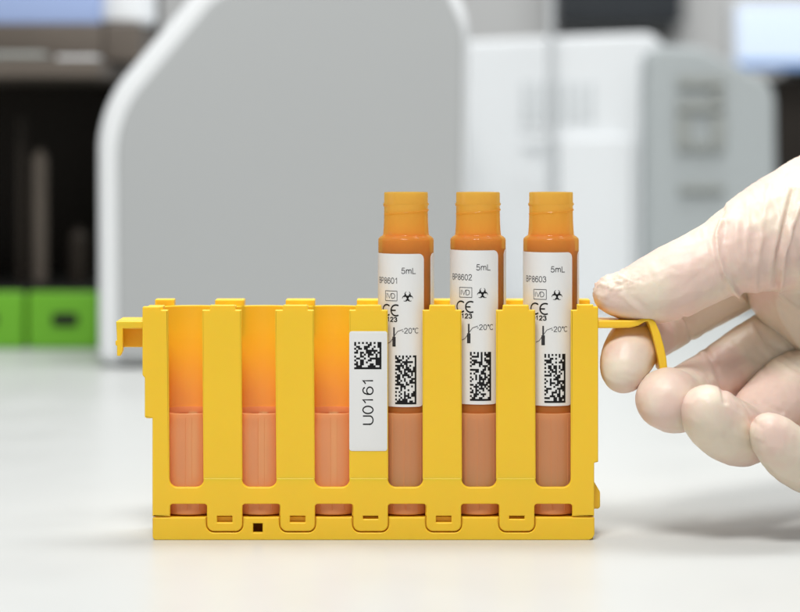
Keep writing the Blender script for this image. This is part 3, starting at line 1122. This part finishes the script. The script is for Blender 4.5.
# folds of the glove: (polyline in photo columns/rows on this side of the hand, height mm, half width px, max depth mm)
folds = [
    ([(722, 222), (716, 236), (717, 256), (722, 272), (731, 288), (744, 301)], 1.05, 1.9, 40),
    ([(727, 226), (723, 244), (726, 264), (735, 284), (748, 297)], -.45, 3.0, 40),
    ([(738, 222), (736, 244), (742, 268), (752, 286)], .35, 4.0, 40),
    ([(762, 238), (757, 260), (755, 280), (757, 292)], .4, 3.0, 40),
    ([(788, 190), (780, 222), (774, 250), (768, 282)], .5, 2.5, 40),
    ([(793, 190), (785, 224), (778, 252), (776, 284)], -1.0, 2.2, 40),
    ([(800, 205), (791, 230), (784, 256), (780, 290)], .8, 2.2, 40),
    ([(776, 290), (786, 300), (802, 312)], .5, 2.0, 60),
    ([(603, 283), (616, 291), (630, 303), (645, 316)], .25, 2.2, 20),
    ([(612, 278), (624, 290), (640, 304), (655, 315)], -.18, 2.4, 20),
    ([(622, 272), (634, 283), (652, 298)], .12, 3, 20),
    ([(684, 318), (688, 326), (691, 340)], -.6, 2.2, 80),
    ([(706, 350), (716, 366), (722, 386), (726, 402)], -.7, 2.6, 80),
    ([(700, 352), (708, 364), (714, 380)], .3, 2.4, 80),
    ([(752, 326), (762, 346), (776, 362), (800, 378)], .5, 3, 90),
    ([(756, 324), (768, 342), (800, 364)], -.4, 3, 90),
    ([(735, 340), (748, 352), (768, 372)], -.3, 4, 90),
    ([(757, 402), (768, 404), (782, 412)], -.5, 2.4, 80),
    ([(735, 396), (742, 402), (750, 412), (753, 426)], -.25, 2.5, 80),
    ([(640, 418), (652, 424), (668, 428), (690, 430)], .14, 1.8, 30),
    ([(692, 436), (704, 448), (716, 456)], .14, 2.2, 30),
    ([(708, 400), (716, 416), (718, 436)], .1, 4, 30),
    ([(650, 262), (658, 280), (660, 300)], .1, 3, 30),
    ([(690, 236), (700, 262), (702, 300)], -.12, 5, 30),
    ([(703, 230), (708, 252), (716, 280), (724, 296)], .22, 2.4, 30),
    ([(748, 206), (748, 232), (744, 262)], .3, 3, 40),
    ([(770, 186), (764, 214), (758, 250)], .35, 3, 40),
    ([(612, 340), (622, 337), (640, 338)], -.15, 2.5, 20),
    ([(642, 378), (655, 371), (672, 370)], -.1, 2.5, 20),
    ([(752, 420), (762, 428), (764, 444)], -.25, 2.2, 30),
    ([(764, 462), (776, 472), (792, 480)], .14, 2.2, 30),
    ([(776, 300), (784, 322), (800, 345)], .45, 3, 90),
    ([(766, 304), (776, 328), (795, 352)], -.35, 3, 90),
]
for pts, amp, w, dm in folds:
    dd = polydist(pts)
    disp += amp * np.exp(-(dd / w) ** 2) * front * (co[:, 1] < dm)
# the glove bunches up beyond the ring fold at the thumb joint
xf = np.interp(uy, [215, 222, 236, 256, 272, 288, 301, 312], [726, 722, 716, 717, 722, 731, 744, 756])
stp = np.clip((ux - xf + 2) / 3.5, 0, 1)
disp += .65 * stp * np.exp(-(np.maximum(ux - xf, 0) / 45) ** 2) * (np.arange(n) < counts[0]) * (co[:, 1] < 50)
# crumpled glove tip beyond the thumb nail and loose latex
lo = np.array([noise.noise(Vector(c) * .16) + .5 * noise.noise(Vector(c) * .42) for c in co])
disp += .2 * lo
tipm = np.exp(-(((ux - 607) / 26) ** 2 + ((uy - 282) / 16) ** 2)) * (co[:, 1] < 25)
rg = np.array([(abs(noise.noise(Vector((c[0] * .5, c[1] * .35, c[2] * .9)))) if t > .05 else 0) for c, t in zip(co, tipm)])
disp += tipm * (1.5 * rg - .1)
wr = np.exp(-(((ux - 775) / 34) ** 2 + ((uy - 240) / 60) ** 2)) * (co[:, 1] < 60)
st_ = np.array([(noise.noise(Vector((c[0] * .42 + c[2] * .12, 3.1, c[2] * .05))) if t > .05 else 0) for c, t in zip(co, wr)])
disp += wr * .8 * st_
co2 = co + nor * disp[:, None]
# flesh pressed against the handle's tongue: thumb from above, index finger from below
foot = np.clip((co2[:, 1] + .2) / 1.2, 0, 1) * np.clip((12.6 - co2[:, 1]) / 1.2, 0, 1) * (co2[:, 0] > X(597)) * np.clip((X(654) - co2[:, 0]) / 2, 0, 1)
zt2, zb2 = Z(320.6) + .05, Z(328.6) - .05
ids = np.arange(n)
isT = ids < counts[0]
isI = (ids >= counts[0]) & (ids < counts[0] + counts[1])
pz = co2[:, 2]
pz = np.where(isT & (pz < zt2), pz + (zt2 - pz) * foot, pz)
pz = np.where(isI & (pz > zb2), pz + (zb2 - pz) * foot, pz)
co2[:, 2] = pz
m2.vertices.foreach_set('co', (co2 * MM).ravel())
m2.name = 'gloved_hand'
for p in m2.polygons: p.use_smooth = True
m2.materials.clear()
m2.materials.append(M['glove'])
m2.update()
hand = bpy.data.objects.new('gloved_hand', m2)
C.objects.link(hand)
hand.parent = person
hand.matrix_parent_inverse = Matrix.Translation(-person.location)
